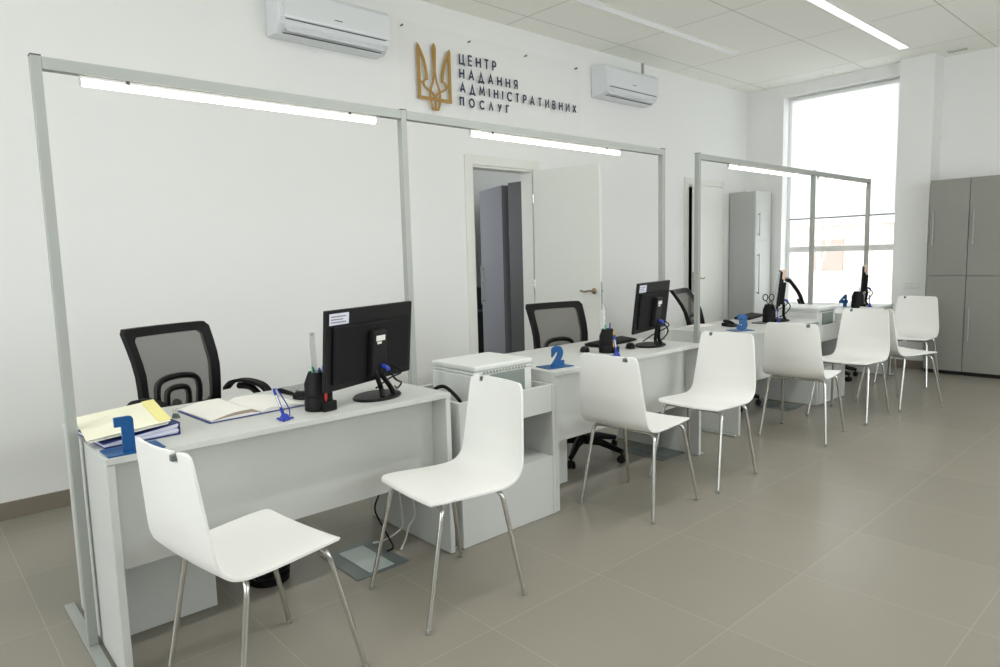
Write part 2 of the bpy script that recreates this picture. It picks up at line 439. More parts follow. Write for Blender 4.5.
MB().lathe([(0, -.007), (.044, -.007), (.044, -.001), (0, -.001)], 24).build('lens', M['lumoff'], t, smooth=40)
t = thing('ceiling_vent', 'small slotted white vent in the ceiling right of the pillar', 'vent', (8.40, 2.16, H))
f = MB(); f.box(-.05, .05, -.09, -.085, -.007, -.0006); f.box(-.05, .05, .085, .09, -.007, -.0006); f.box(-.05, -.045, -.085, .085, -.007, -.0006); f.box(.045, .05, -.085, .085, -.007, -.0006)
f.build('frame', M['ceilw'], t)
f = MB()
for i in range(7): f.box(-.045, .045, -.078+i*.024, -.066+i*.024, -.005, -.0006)
f.build('slats', M['lamm'], t)

# ------------------------------------------------------------------ split air conditioners
def aircon(x, z, lab):
    t = thing('wall_mount_air_conditioner', lab, 'air conditioner', (x, YW, z), 0, 'split air conditioners on the back wall')
    Wd, Hh, Dp = .84, .285, .205
    pr = [(-.002, 0), (-.13, .0), (-.19, .05), (-Dp, .085), (-Dp, Hh-.03), (-.18, Hh), (-.002, Hh)]
    MB().prism(pr, 'x', 0, Wd).build('body', M['ac'], t, bevel=.012, seg=3)
    MB().prism([(-Dp-.006, .083), (-Dp-.009, .10), (-Dp-.009, Hh-.035), (-.182, Hh-.002), (-.178, Hh-.012), (-Dp+.001, Hh-.04), (-Dp+.001, .083)], 'x', .03, Wd-.012).build('front_panel', M['ac'], t, bevel=.004)
    fl = Bx(.05, Wd-.05, -.004, .004, -.036, .036, mx=T(0, -.172, .034) @ RX(R(-42))).build('air_flap', M['ac'], t, bevel=.003)
    g = MB(); g.box(.045, Wd-.045, -Dp-.004, -Dp+.004, .076, .080); g.box(.05, Wd-.05, -.150, -.140, .0035, .0075)
    g.build('groove', M['acd'], t)
    Bx(Wd*.5-.03, Wd*.5+.03, -Dp-.0105, -Dp-.009, .13, .136).build('badge', M['acd'], t)
    return t
aircon(2.018, 2.822, 'white split air conditioner high on the wall left of the gold trident sign')
t = aircon(5.31, 2.875, 'white split air conditioner right of the lettered sign, below a short conduit')
t = tag(Bx(6.135, 6.16, YW-.02, YW-.001, 3.165, H-.001).build('conduit', M['lamm'], bevel=.002), 'short grey cable conduit running from the ceiling down to the right air conditioner', 'conduit')

# ------------------------------------------------------------------ sign
sg = thing('wall_sign', 'clear acrylic wall sign with gold trident and navy letters', 'sign', (0, 0, 0))
ys = YW-.026
Bx(3.045, 5.12, ys, ys+.004, 2.40, 3.15).build('acrylic_panel', M['acryl'], sg)
for x in (3.081, 3.744, 4.394, 5.067):
    for z in (3.108, 2.435):
        MB().lathe([(0, 0), (.008, 0), (.008, .007), (.005, .009), (.005, .03), (0, .03)], 14, T(x, YW-.0375, z) @ RX(-PI/2) ).build('stand_off', M['steel'], sg, smooth=40)
# trident: strokes in a unit box u 0..1, v 0..1 mapped on the wall
tx0, tx1, tz0, tz1 = 3.208, 3.540, 2.515, 3.030
def tp(u, v): return (tx0+u*(tx1-tx0), tz0+v*(tz1-tz0))
tr = MB(); yB = ys-.0003; depth = [.004]
def stroke(pts, w=.030):
    depth[0] += .00012
    tr.ribbon([tp(*p) for p in pts], w, ys-depth[0], yB)
for sx in (0, 1):
    k = (lambda L: [((1-u if sx else u), v) for u, v in L])
    stroke(k([(.045, .925), (.045, .145)]), .028)
    stroke(k([(.020, .955), (.10, .85), (.185, .73), (.235, .62), (.262, .52), (.272, .435)]), [.008, .024, .027, .027, .026, .024])
    stroke(k([(.285, .452), (.205, .435), (.165, .395), (.185, .345), (.27, .305), (.37, .280), (.445, .240), (.50, .195)]), .017)
    stroke(k([(.045, .392), (.17, .392)]), .018)
    stroke(k([(.492, .60), (.468, .50), (.435, .41), (.385, .33), (.352, .25), (.358, .165), (.385, .08), (.425, .016), (.5, .012)]), .017)
stroke([(0, .165), (1, .165)], .026)
stroke([(.5, .23), (.5, .015)], .016)
stroke([(.5, 1.0), (.5, .955), (.5, .90), (.5, .75), (.5, .57)], [.004, .032, .040, .030, .022])
tr.build('trident_emblem', M['gold'], sg)
# monoline capitals, each in a box one unit high: (width, strokes)
def oval(a0, a1, w, n=18): return [(w/2+w/2*math.cos(a0+(a1-a0)*i/n), .5+.5*math.sin(a0+(a1-a0)*i/n)) for i in range(n+1)]
bowl = lambda x, z0, z1, w: [(x, z1), (x+w*.55, z1)]+[(x+w*.55+w*.45*math.sin(PI*i/8), (z0+z1)/2+(z1-z0)/2*math.cos(PI*i/8)) for i in range(1, 8)]+[(x+w*.55, z0), (x, z0)]
GL = {
 'Ц': (.66, [[(.0, 1), (0, 0), (.66, 0), (.66, -.2)], [(.54, 1), (.54, 0)]]), 'Е': (.46, [[(.46, 1), (0, 1), (0, 0), (.46, 0)], [(0, .5), (.42, .5)]]),
 'Н': (.58, [[(0, 1), (0, 0)], [(.58, 1), (.58, 0)], [(0, .52), (.58, .52)]]), 'Т': (.54, [[(0, 1), (.54, 1)], [(.27, 1), (.27, 0)]]),
 'Р': (.46, [[(0, 0), (0, 1)], bowl(0, .46, 1, .46)]), 'А': (.66, [[(0, 0), (.33, 1), (.66, 0)], [(.13, .32), (.53, .32)]]),
 'Д': (.72, [[(0, -.2), (0, 0), (.72, 0), (.72, -.2)], [(.10, 0), (.36, 1), (.62, 0)]]), 'Я': (.46, [[(.46, 0), (.46, 1)], [(.46-x, z) for x, z in bowl(0, .46, 1, .46)], [(.2, .46), (0, 0)]]),
 'М': (.72, [[(0, 0), (.08, 1), (.36, .25), (.64, 1), (.72, 0)]]), 'І': (.02, [[(.01, 0), (.01, 1)]]), 'С': (.66, [oval(.75, 2*PI-.75, .86)]),
 'И': (.58, [[(0, 1), (0, 0), (.58, 1), (.58, 0)]]), 'В': (.46, [[(0, 0), (0, 1)], bowl(0, .53, 1, .42), bowl(0, 0, .53, .46)]),
 'Х': (.58, [[(0, 1), (.58, 0)], [(.58, 1), (0, 0)]]), 'П': (.56, [[(0, 0), (0, 1), (.56, 1), (.56, 0)]]), 'О': (.84, [oval(0, 2*PI*.999, .84, 30)]),
 'Л': (.64, [[(0, 0), (.32, 1), (.64, 0)]]), 'У': (.58, [[(0, 1), (.30, .38)], [(.58, 1), (.16, 0)]]), 'Г': (.42, [[(0, 0), (0, 1), (.42, 1)]])}
for body, x0, x1, z0, z1 in (('ЦЕНТР', 3.633, 4.030, 2.920, 2.994), ('НАДАННЯ', 3.633, 4.279, 2.806, 2.877), ('АДМІНІСТРАТИВНИХ', 3.636, 5.052, 2.696, 2.764), ('ПОСЛУГ', 3.628, 4.172, 2.588, 2.650)):
    hh = z1-z0; wsum = sum(GL[c][0] for c in body)*hh; gap = (x1-x0-wsum)/(len(body)-1)
    x = x0
    for c in body:
        w, st = GL[c]; lt = MB(); dd = .0035
        for q in st:
            dd += .00004
            lt.ribbon([(x+u*hh, z0+v*hh) for u, v in q], .0135, ys-dd, ys-.0003)
        x += w*hh+gap
        lt.build('letter', M['navy'], sg)

# ------------------------------------------------------------------ desks
DT = .75
def desk(x0, x1, yf, lab, yb=None):
    yb = yb or yf+.70
    t = thing('office_desk', lab, 'desk', (x0, yf, 0), 0, 'grey service desks in a row')
    L = x1-x0; D = yb-yf
    Bx(0, L, 0, D, DT-.022, DT).build('desktop', M['lam'], t, bevel=.002)
    for a in (0, L-.025):
        p = Bx(a, a+.025, .004, D-.02, .003, DT-.0225).build('side_panel', M['lam'], t, bevel=.002)
    Bx(.0255, L-.0255, .11, .128, .335, DT-.0225).build('modesty_panel', M['lam'], t, bevel=.001)
    return t
def pedestal(x, y, lab):
    t = thing('drawer_pedestal', lab, 'drawer unit', (x, y, 0), 0, 'grey drawer pedestals under the desks')
    Bx(0, .37, 0, .262, .003, .60).build('body', M['lam'], t, bevel=.002)
    for i in range(3):
        d = Bx(.003, .367, .2625, .279, .06+i*.18, .235+i*.18).build('drawer', M['lam'], t, bevel=.002)
        MB().tube([(.11, .2792, .19+i*.18), (.11, .302, .19+i*.18), (.26, .302, .19+i*.18), (.26, .2792, .19+i*.18)], .005, 8).build('handle', M['chrome'], d, smooth=40)
    return t
Y1, Y2 = 2.36, 2.41
X1 = (.459, 1.826); XS1 = (1.873, 2.503); X2 = (2.508, 3.908)
X3 = (4.496, 5.848); XS2 = (5.853, 6.405); X4 = (6.452, 7.76)
desk(*X1, Y1, 'grey desk nearest the camera carrying the blue number 1')
desk(*X2, Y1, 'grey desk beside the near printer stand, carrying the blue number 2')
desk(*X3, Y2, 'grey desk carrying the blue number 3, left of the far printer', Y2+.60)
desk(*X4, 2.46, 'grey desk at the far end beside the window and pillar', 2.93)
pedestal(X1[0]+.03, 2.665, 'low grey drawer unit on the floor under the number 1 desk')
pedestal(X2[0]+.03, 2.65, 'low grey drawer unit on the floor under the number 2 desk')

def stand(x0, x1, y, lab):
    t = thing('printer_stand', lab, 'printer stand', (x0, y, 0), 0, 'grey printer stands between the desks')
    L = x1-x0; D = .50
    for a in (0, L-.022): Bx(a, a+.022, 0, D, .003, .69).build('side_panel', M['lam'], t, bevel=.002)
    Bx(.0225, L-.0225, .002, .02, .003, .315).build('front_panel', M['lam'], t, bevel=.001)
    Bx(.0225, L-.0225, .0205, D-.02, .297, .315).build('shelf', M['lam'], t, bevel=.001)
    Bx(.0225, L-.0225, .002, .02, .55, .69).build('front_rail', M['lam'], t, bevel=.001)
    Bx(.0225, L-.0225, .0205, D-.02, .575, .593).build('tray', M['lam'], t, bevel=.001)
    Bx(.0225, L-.0225, D-.018, D, .003, .69).build('back_panel', M['lam'], t, bevel=.001)
    return t
stand(*XS1, Y1, 'grey open printer stand between the number 1 and number 2 desks')
stand(*XS2, Y2, 'grey open printer stand beyond the number 3 desk, before the far desk')

def printer(x, y, z, w, d, rz, lab, deep=True):
    t = thing('printer', lab, 'printer', (x, y, z), rz, 'white office printers')
    MB().box(0, w, .004, d, 0, .195).build('body', M['prn'], t, bevel=.008)
    Bx(.0, w, .0, d, .1955, .211).build('scanner_bed', M['prn'], t, bevel=.006)
    Bx(-.002, w+.002, -.004, d+.002, .2115, .240).build('lid', M['prn'], t, bevel=.009, seg=3)
    fr = Bx(w*.26, w-.055, -.002, .003, .05, .190).build('output_recess', M['prng'], t, bevel=.002)
    Bx(w*.30, w-.07, -.004, -.0022, .09, .18).build('tray_door', M['prng'], fr, bevel=.001)
    k = MB()
    for i in range(14): k.box(w*.14+i*.021, w*.14+i*.021+.012, -.0015, .0002, .199, .208)
    k.build('control_keys', M['lamd'], t)
    Bx(.03, w-.03, -.003, .0035, .012, .045).build('paper_tray', M['prn'], t, bevel=.002)
    return t
printer(2.022, 2.425, .594, .385, .335, 0, 'white multifunction printer on the near stand, behind a white chair')
printer(5.93, 2.47, .594, .38, .36, 0, 'white multifunction printer on the far stand, right of the number 3 desk')
for (x, y, lab) in ((1.925, 2.44, 'black power lead looping between the near desk and printer'), (6.335, 2.5, 'black power lead lying in the far printer stand tray')):
    c = MB().tube(spline([(x-.012, y+.22, .62), (x-.012, y+.17, .71), (x-.008, y+.10, .742), (x+.005, y+.05, .722), (x+.022, y, .672), (x+.038, y-.02, .604)], 6), .009, 8)
    tag(c.build('power_lead', M['black'], smooth=60), lab, 'cable')
c = MB().tube(spline([(2.425, 2.62, .72), (2.445, 2.60, .74), (2.460, 2.56, .71), (2.462, 2.53, .64), (2.458, 2.50, .605)], 6), .004, 8)
tag(c.build('power_lead', M['black'], smooth=60), 'thin black lead at the right side of the near printer', 'cable')

# ------------------------------------------------------------------ frames with tube lights
def frame(xs, y, ztop, lab):
    t = thing('light_frame', lab, 'frame', (0, y, 0), 0, 'aluminium light frames over the desks')
    for i, x in enumerate(xs):      # x = right edge of the post
        p = Bx(x-.030, x, -.018, .018, .0125, ztop).build('post', M['alu'], t, bevel=.002)
        Bx(x-.0305, x+.0005, -.0185, .0185, ztop+.0002, ztop+.004).build('end_cap', M['alud'], p)
        b0 = -.33 if i != 1 else -.30
        Bx(x-.0362, x, b0, .40, .001, .0122).build('base_plate', M['alu'], t, bevel=.002)
    for a, c in zip(xs, xs[1:]):
        Bx(a+.0003, c-.0303, -.018, .018, ztop-.041, ztop-.001).build('top_rail', M['alu'], t, bevel=.002)
    return t
F1 = (.445, 1.867, 3.949); YF1, ZT1 = 2.69, 2.033
F2 = (4.490, 6.446, 7.798); YF2, ZT2 = 2.75, 2.055
frame(F1, YF1, ZT1, 'tall aluminium frame standing along the first two desks')
frame(F2, YF2, ZT2, 'tall aluminium frame standing along the far two desks by the window')
def tubelight(x0, x1, y, z, lab):
    t = thing('hanging_tube_light', lab, 'tube light', (0, y, z), 0, 'tube lights under the aluminium frames')
    Bx(x0, x1, -.010, .010, -.012, -.001).build('housing', M['white'], t, bevel=.001)
    prof = [(x0+.004, 0), (x1-.004, 0)]
    MB().tube([(x0+.004, 0, -.022), (x1-.004, 0, -.022)], .0125, 14).build('diffuser', M['tube'], t, smooth=40)
    for x in (x0, x1-.004): MB().tube([(x, 0, -.022), (x+.004, 0, -.022)], .0135, 14).build('end_cap', M['white'], t, smooth=40)
    for x in (x0+.14, x1-.14): Bx(x, x+.012, -.012, .012, -.013, -.0005).build('clip', M['alud'], t)
    return t
tubelight(.552, 1.708, YF1, ZT1-.0415, 'glowing white tube light above the number 1 desk, leftmost and largest in view')
tubelight(2.262, 3.474, YF1, ZT1-.0415, 'glowing white tube light above the number 2 desk, below the lettered sign')
tubelight(4.905, 6.14, YF2, ZT2-.0415, 'glowing white tube light above the number 3 desk')
tubelight(6.53, 7.70, YF2, ZT2-.0415, 'tube light against the bright window above the far desk')

# ------------------------------------------------------------------ white chairs
def make_chair():
    t = empty('visitor_chair')
    # profile along the middle: (y, z, half width)
    prof = [(.178, .452), (.174, .461), (.155, .466), (.10, .465), (.03, .461), (-.04, .457), (-.10, .455), (-.15, .457), (-.19, .468), (-.218, .492), (-.232, .525), (-.239, .57), (-.246, .64), (-.254, .72), (-.262, .80), (-.266, .842)]
    hw = [.190, .203, .213, .216, .215, .213, .211, .209, .208, .207, .206, .203, .195, .187, .178, .168]
    sp = spline([(w, y, z) for (y, z), w in zip(prof, hw)], 4)
    cols = [-1, -.985, -.95, -.88, -.78, -.65, -.5, -.33, -.16, 0, .16, .33, .48, .60, .66, .72, .80, .88, .95, .985, 1]
    zmax = sp[-1].z; rows = []
    for w, y, z in sp:
        back = max(0, min(1, (z-.47)/.15)) if y < -.19 else 0
        r = []
        for u in cols:
            r.append(Vector((u*w, y-.022*back*(1-u*u), z-.006*(1-back)*(1-u*u))))
        rows.append(r)
    for q in range(3):                                   # rounded corners at the top edge
        for j, u in enumerate(cols):
            if abs(u) > .9: rows[-1-q][j].z -= .012*((abs(u)-.9)/.1)**2*(1, .4, .1)[q]
    b = MB(); b.grid(rows)
    cut = [f for f in b.bm.faces if f.calc_center_median().z > zmax-.024 and .61 < f.calc_center_median().x/.171 < .71]
    bmesh.ops.delete(b.bm, geom=cut, context='FACES')
    shell = b.build('seat_shell', M['shell'], t, smooth=50, solid=.010)
    zc = zmax-.012; Bx(.104, .121, -.292, -.272, zc-.012, zc+.006).build('linking_clip', M['steel'], t, bevel=.002)
    md = shell.modifiers.new('edge', 'BEVEL'); md.width = .0035; md.segments = 2; md.limit_method = 'ANGLE'; md.angle_limit = R(50)
    for sx in (-1, 1):
        for front in (1, 0):
            yt, yb_ = (.125, .232) if front else (-.135, -.211)
            xt, xb = .150, (.223 if front else .226)
            zt = .436
            A = Vector((sx*.02, yt, zt)); B = Vector((sx*xt, yt, zt)); K = Vector((sx*.192, yt+(.02 if front else -.012), zt-.045)); F = Vector((sx*xb, yb_, .012))
            pts = [A, B-Vector((sx*.03, 0, 0))]+bez(B-Vector((sx*.01, 0, 0)), B+Vector((sx*.03, 0, 0)), K+(K-F).normalized()*.04, K, 8)+[F]
            lg = MB().tube(pts, .0092, 10).build('leg', M['chrome'], t, smooth=40)
            MB().tube([F+(F-K).normalized()*-.004, F+(F-K).normalized()*.009], .0099, 10).build('foot_cap', M['lamd'], lg, smooth=40)
    fr = MB()
    for q in ([(-.09, .125, .4425), (-.09, -.135, .4425)], [(.09, .125, .4425), (.09, -.135, .4425)], [(-.09, 0, .4425), (.09, 0, .4425)]): fr.tube(q, .006, 8)
    fr.build('seat_frame', M['chrome'], t, smooth=40)
    return t

chairs = [
 (.804, 2.083, 7.6, 'white chair nearest the camera, its seat pushed towards the number 1 desk'),
 (1.584, 2.104, 175.1, 'white chair facing left in front of the near printer stand'),
 (2.927, 2.15, 2.7, 'white chair with its back to the camera at the number 2 desk'),
 (3.566, 2.139, 181.4, 'white chair facing left between the number 2 and number 3 desks'),
 (4.848, 2.111, 6.1, 'white chair with its back to the camera at the number 3 desk'),
 (5.663, 2.093, 178.8, 'white chair facing left in front of the far printer stand'),
 (6.342, 1.95, -26.5, 'white chair turned away, its back half hidden behind the chair at the far printer stand'),
 (7.41, 2.205, 182.8, 'farthest white chair, beside the tall grey wardrobes'),
]
ch0 = make_chair()
for i, (x, y, a, lab) in enumerate(chairs):
    o = ch0 if i == 0 else copy_tree(ch0)
    o.location = (x, y, 0); o.rotation_euler = (0, 0, R(a-90))
    tag(o, lab, 'chair', 'white visitor chairs in front of the desks')

# ------------------------------------------------------------------ mesh office chairs
def make_office_chair(zt, rec=0, armz=0):
    """zt = height of the top of the backrest; faces +Y"""
    t = empty('office_chair')
    k = zt-1.05
    def P(u, v):                   # backrest surface: u -1..1 across, v 0..1 up
        w = .212+.020*v
        y = -.235-.055*v-.05*math.sin(v*PI*.9)*-.6-.075*max(0, v-.55)
        p = Vector((0, y+.035*u*u+.235, .44*v)); c_, s_ = math.cos(rec), math.sin(rec)
        return Vector((u*w, -.235+p.y*c_-p.z*s_, zt-.44*c_+p.y*s_+p.z*c_))
    fr = MB()
    # flat, wide plastic rim: two offset loops swept as a strip with thickness
    def rim(f, wd):
        outer, inner = [], []
        for q in f: outer.append(P(*q)); inner.append(P(q[0]*(1-wd) if abs(q[0]) > .9 else q[0]*(1-wd*1.0), .5+(q[1]-.5)*(1-wd*1.0)))
        return outer, inner
    uv = [(u, 0) for u in (-.9, -.5, 0, .5, .9)]+[(1, v) for v in (.05, .2, .35, .5, .65, .8, .95)]+[(u, 1) for u in (.92, .5, 0, -.5, -.92)]+[(-1, v) for v in (.95, .8, .65, .5, .35, .2, .05)]
    O, I = rim(uv, .19)
    d = Vector((0, -.022, 0))
    fr.grid([O, I, [p+d*1.2 for p in I], [p+d*1.6 for p in O], O], close_u=True)
    bk = fr.build('back_frame', M['black'], t, smooth=45)
    n = 10
    MB().grid([[P(u/n*.9, .07+.86*v/n)+Vector((0, -.006, 0)) for u in range(-n, n+1)] for v in range(n+1)]).build('mesh_back', M['mesh'], t, smooth=60)
    for (a, h0, h1, r) in ((.50, .0, .36, .016), (.26, .0, .24, .015)):
        pts = [(-a*1.05, h0), (-a*1.08, h1*.55), (-a*.95, h1*.88), (-a*.55, h1), (0, h1*1.03), (a*.55, h1), (a*.95, h1*.88), (a*1.08, h1*.55), (a*1.05, h0)]
        MB().tube(spline([P(u, v+.06)+Vector((0, -.016, 0)) for u, v in pts], 4), r, 8).build('lumbar_brace', M['black'], t, smooth=45)
    # seat
    s = MB(); rows = []
    zs = .47+k*.6
    st = [(.21, .0), (.238, .015), (.242, .035), (.23, .055), (.12, .068), (0, .072)]
    for r, z in st:
        rows.append([(r*(1+.0)*math.copysign(abs(math.cos(a))**.6, math.cos(a)), .02+r*.98*math.copysign(abs(math.sin(a))**.6, math.sin(a)), zs-.04+z) for a in [2*PI*q/32 for q in range(32)]] if r else [(0, .02, zs+.032)]*32)
    s.grid(rows, close_u=True); s.grid([[(x*.98, y, z-.003) for x, y, z in rows[0]], [(0, .02, zs-.043)]*32], close_u=True)
    s.build('seat', M['blackm'], t, smooth=50)
    # spine joining seat and back
    MB().tube(spline([(0, -.12, zs-.05), (0, -.22, zs-.05), (0, -.278, zs), (0, -.268, zt-.42), tuple(P(0, .14)+Vector((0, -.02, 0)))], 5), .022, 8).build('back_bracket', M['black'], t, smooth=45)
    for sx in (-1, 1):
        ar = MB()
        ar.tube(spline([(sx*.20, .02, zs-.045), (sx*.27, .03, zs-.02), (sx*.285, .04, zs+armz+.14), (sx*.275, -.03, zs+armz+.235), (sx*.265, -.12, zs+armz+.245)], 5), .017, 8)
        arm = ar.build('armrest', M['black'], t, smooth=45)
        pad = MB()
        q = spline([(sx*.27, -.22, zs+armz+.225), (sx*.272, -.17, zs+armz+.262), (sx*.275, -.08, zs+armz+.275), (sx*.277, .02, zs+armz+.262), (sx*.277, .07, zs+armz+.235), (sx*.277, .085, zs+armz+.20)], 5)
        pad.grid([[p+Vector((-.025, 0, -.008)) for p in q], [p+Vector((-.022, 0, .008)) for p in q], [p+Vector((.022, 0, .008)) for p in q], [p+Vector((.025, 0, -.008)) for p in q], [p+Vector((-.025, 0, -.008)) for p in q]])
        pad.build('arm_pad', M['blackm'], arm, smooth=50)
    MB().tube([(0, 0, .10), (0, 0, .30), (0, 0, zs-.06)], .026, 14, radii=[.028, .028, .016]).build('gas_column', M['black'], t, smooth=40)
    MB().box(-.09, .09, -.12, .12, zs-.064, zs-.046).build('seat_plate', M['black'], t, bevel=.004)
    for i in range(5):
        a = 2*PI*i/5+.68
        c, s_ = math.cos(a), math.sin(a)
        lg = MB().tube([(c*.02, s_*.02, .115), (c*.14, s_*.14, .115), (c*.27, s_*.27, .082), (c*.305, s_*.305, .075)], .02, 8, radii=[.032, .026, .019, .016]).build('base_leg', M['black'], t, smooth=40)
        cs = MB()
        for off in (-.013, .013):
            mx = T(c*.30-s_*off, s_*.30+c*off, .027) @ RZ(a+.6) @ RX(PI/2) @ T(0, 0, -.008)
            cs.lathe([(0, 0), (.022, 0), (.026, .004), (.026, .012), (.022, .016), (0, .016)], 18, mx)
        cs.tube([(c*.30, s_*.30, .03), (c*.30, s_*.30, .074)], .007, 8)
        cs.build('caster', M['blackm'], lg, smooth=40)
    return t
def office_at(px, py, az, zt, lab, rec=0, armz=0):
    """px, py: middle of the top edge of the backrest"""
    o = make_office_chair(zt, rec, armz); r = .30+.42*math.sin(rec)
    o.location = (px+math.cos(R(az))*r, py+math.sin(R(az))*r, 0); o.rotation_euler = (0, 0, R(az-90))
    tag(o, lab, 'office chair', 'black mesh office chairs behind the desks')
office_at(1.00, 3.56, -70, 1.058, 'black mesh-backed office chair behind the number 1 desk, beside the open book')
office_at(3.43, 3.235, -101, 1.021, 'black mesh-backed office chair behind the number 2 desk, before the doorway', 0, -.07)
office_at(5.25, 3.41, -74, 1.03, 'black mesh-backed office chair behind a frame post at the number 3 desk', .22, -.07)
office_at(7.07, 3.262, -65, 1.054, 'black office chair seen edge-on against the window, behind the monitor with pink notes', .22, -.07)

# ------------------------------------------------------------------ monitors and desk things
def monitor(x, y, yaw, w, h, zc, tilt, bx, by, lab, sticker=True, notes=False):
    """back of the screen faces -Y before turning by yaw; root at the foot"""
    t = thing('computer_monitor', lab, 'monitor', (bx, by, DT), yaw, 'black computer monitors on the desks')
    inv = (T(bx, by, DT) @ RZ(yaw)).inverted()
    c = inv @ Vector((x, y, zc))
    mx = T(*c) @ RX(tilt)
    Bx(-w/2, w/2, -.006, .012, -h/2, h/2, mx=mx).build('panel', M['mon'], t, bevel=.004)
    Bx(-w/2+.008, w/2-.008, .0122, .0128, -h/2+.014, h/2-.008, mx=mx).build('screen', M['screen'], t)
    Bx(-w*.44, w*.44, -.02, -.006, -h*.42, h*.30, mx=mx).build('back_cover', M['blackm'], t, bevel=.012)
    bc = Bx(-.048, .048, -.05, -.02, -h*.40, h*.20, mx=mx).build('mount_block', M['mon'], t, bevel=.006)
    st = MB(); st.box(-.03, .03, -.0515, -.0502, h*.06, h*.13, mx=mx); st.box(-.022, .006, -.0515, -.0502, h*.02, h*.05, mx=mx)
    st.build('small_label', M['paper'], bc)
    if sticker:
        sk = Bx(-w*.47, -w*.27, -.0068, -.0061, h*.32, h*.46, mx=mx).build('inventory_sticker', M['paperbl'], t)
        g = MB()
        for i in range(3): g.box(-w*.455, -w*(.30+.03*(i % 2)), -.0072, -.0069, h*(.345+.035*i), h*(.36+.035*i), mx=mx)
        g.build('print', M['lamb'], sk)
    if notes:
        for i, (u, m_) in enumerate(((.40, 'pink'), (.24, 'paper'))):
            Bx(0, w*.13, -.0008, 0, h*.22, h*.53, mx=mx @ T(w*(.20+.12*i), -.0075, 0) @ RZ(-.55)).build('paper_note', M[m_], t)
    top = mx @ Vector((0, -.035, -h*.36))
    nk = MB()
    for s in (-1, 1):
        nk.tube(spline([top+Vector((s*.012, 0, .03)), top+Vector((s*.018, -.015, -.02)), Vector((s*.03, -.045, .05)), Vector((s*.042, -.06, .012))], 5), .011, 8)
    nk.tube([top+Vector((-.03, 0, .0)), top+Vector((.03, 0, .0))], .012, 8)
    nk.build('neck', M['black'], t, smooth=45)
    bs = MB().lathe([(0, .001), (.115, .001), (.118, .006), (.112, .012), (.03, .016), (0, .016)], 36, Matrix.Diagonal((1.05, .8, 1, 1)))
    bs.build('base', M['black'], t, smooth=40)
    p = mx @ Vector((.02, -.05, -h*.28))
    MB().tube([p, p+Vector((0, -.02, -.005)), p+Vector((0, -.03, -.02))], .010, 8).build('video_plug', M['blued'], t, smooth=45)
    cb = MB()
    cb.tube(spline([p+Vector((0, -.03, -.02)), p+Vector((.02, -.05, -.06)), (.10, -.06, .05), (.15, .0, .012), (.20, .05, .008)], 6), .0045, 7)
    cb.tube(spline([p+Vector((.06, .005, 0)), p+Vector((.09, -.03, -.04)), (.14, .03, .06), (.12, .10, .009)], 6), .004, 7)
    cb.build('cables', M['black'], t, smooth=60)
    return t
monitor(1.510, 2.492, .362, .58, .326, .994, .09, 1.555, 2.535, 'black monitor nearest the camera, back turned, on the number 1 desk')
monitor(3.580, 2.520, .24, .53, .31, 1.011, .115, 3.625, 2.565, 'black monitor, back turned, on the number 2 desk before the doorway wall', True)
monitor(5.50, 2.612, .47, .503, .304, 1.017, .10, 5.535, 2.635, 'black monitor seen nearly edge-on with paper notes stuck behind, on the number 3 desk', False, True)
monitor(7.45, 2.66, .36, .40, .28, 1.01, .05, 7.48, 2.68, 'farthest black monitor, edge-on against the bright window', False, True)

def number_stand(x, y, rz, body, lab, w=.085, h=.105, flat=False):
    t = thing('number_stand', lab, 'number sign', (x, y, DT), rz, 'blue number signs on the desks')
    Bx(-.085, .085, -.045, .070, .001, .005).build('base_plate', M['blue'], t, bevel=.001)
    if body == '1':
        g = [(x-.028, z) for x, z in ((-.026, .12), (.018, .12), (.026, .117), (.030, .108), (.030, .0052), (-.006, .0052), (-.006, .088), (-.026, .088))]
        MB().prism(g, 'y', -.018, -.006).build('numeral', M['blue'], t, bevel=.001)
    else:
        me = text_mesh(body, .1, .006, .007, 1)
        fit_mesh(me, -w/2, w/2, .0052, .0052+h, -.012); me.materials.append(M['blue'])
        o = bpy.data.objects.new('numeral', me); C.objects.link(o); o.parent = t
    return t
number_stand(.552, 2.41, 0, '1', 'blue upright number 1 on a blue base at the near corner of the nearest desk')
number_stand(2.63, 2.465, -.15, '2', 'blue upright number 2 at the left corner of the second desk', .082, .112)
number_stand(4.71, 2.52, -.5, '3', 'blue upright number 3 at the left corner of the third desk', .085, .12)
number_stand(7.19, 2.745, -1.0, '4', 'small blue upright number 4 on the far desk against the window', .085, .12)

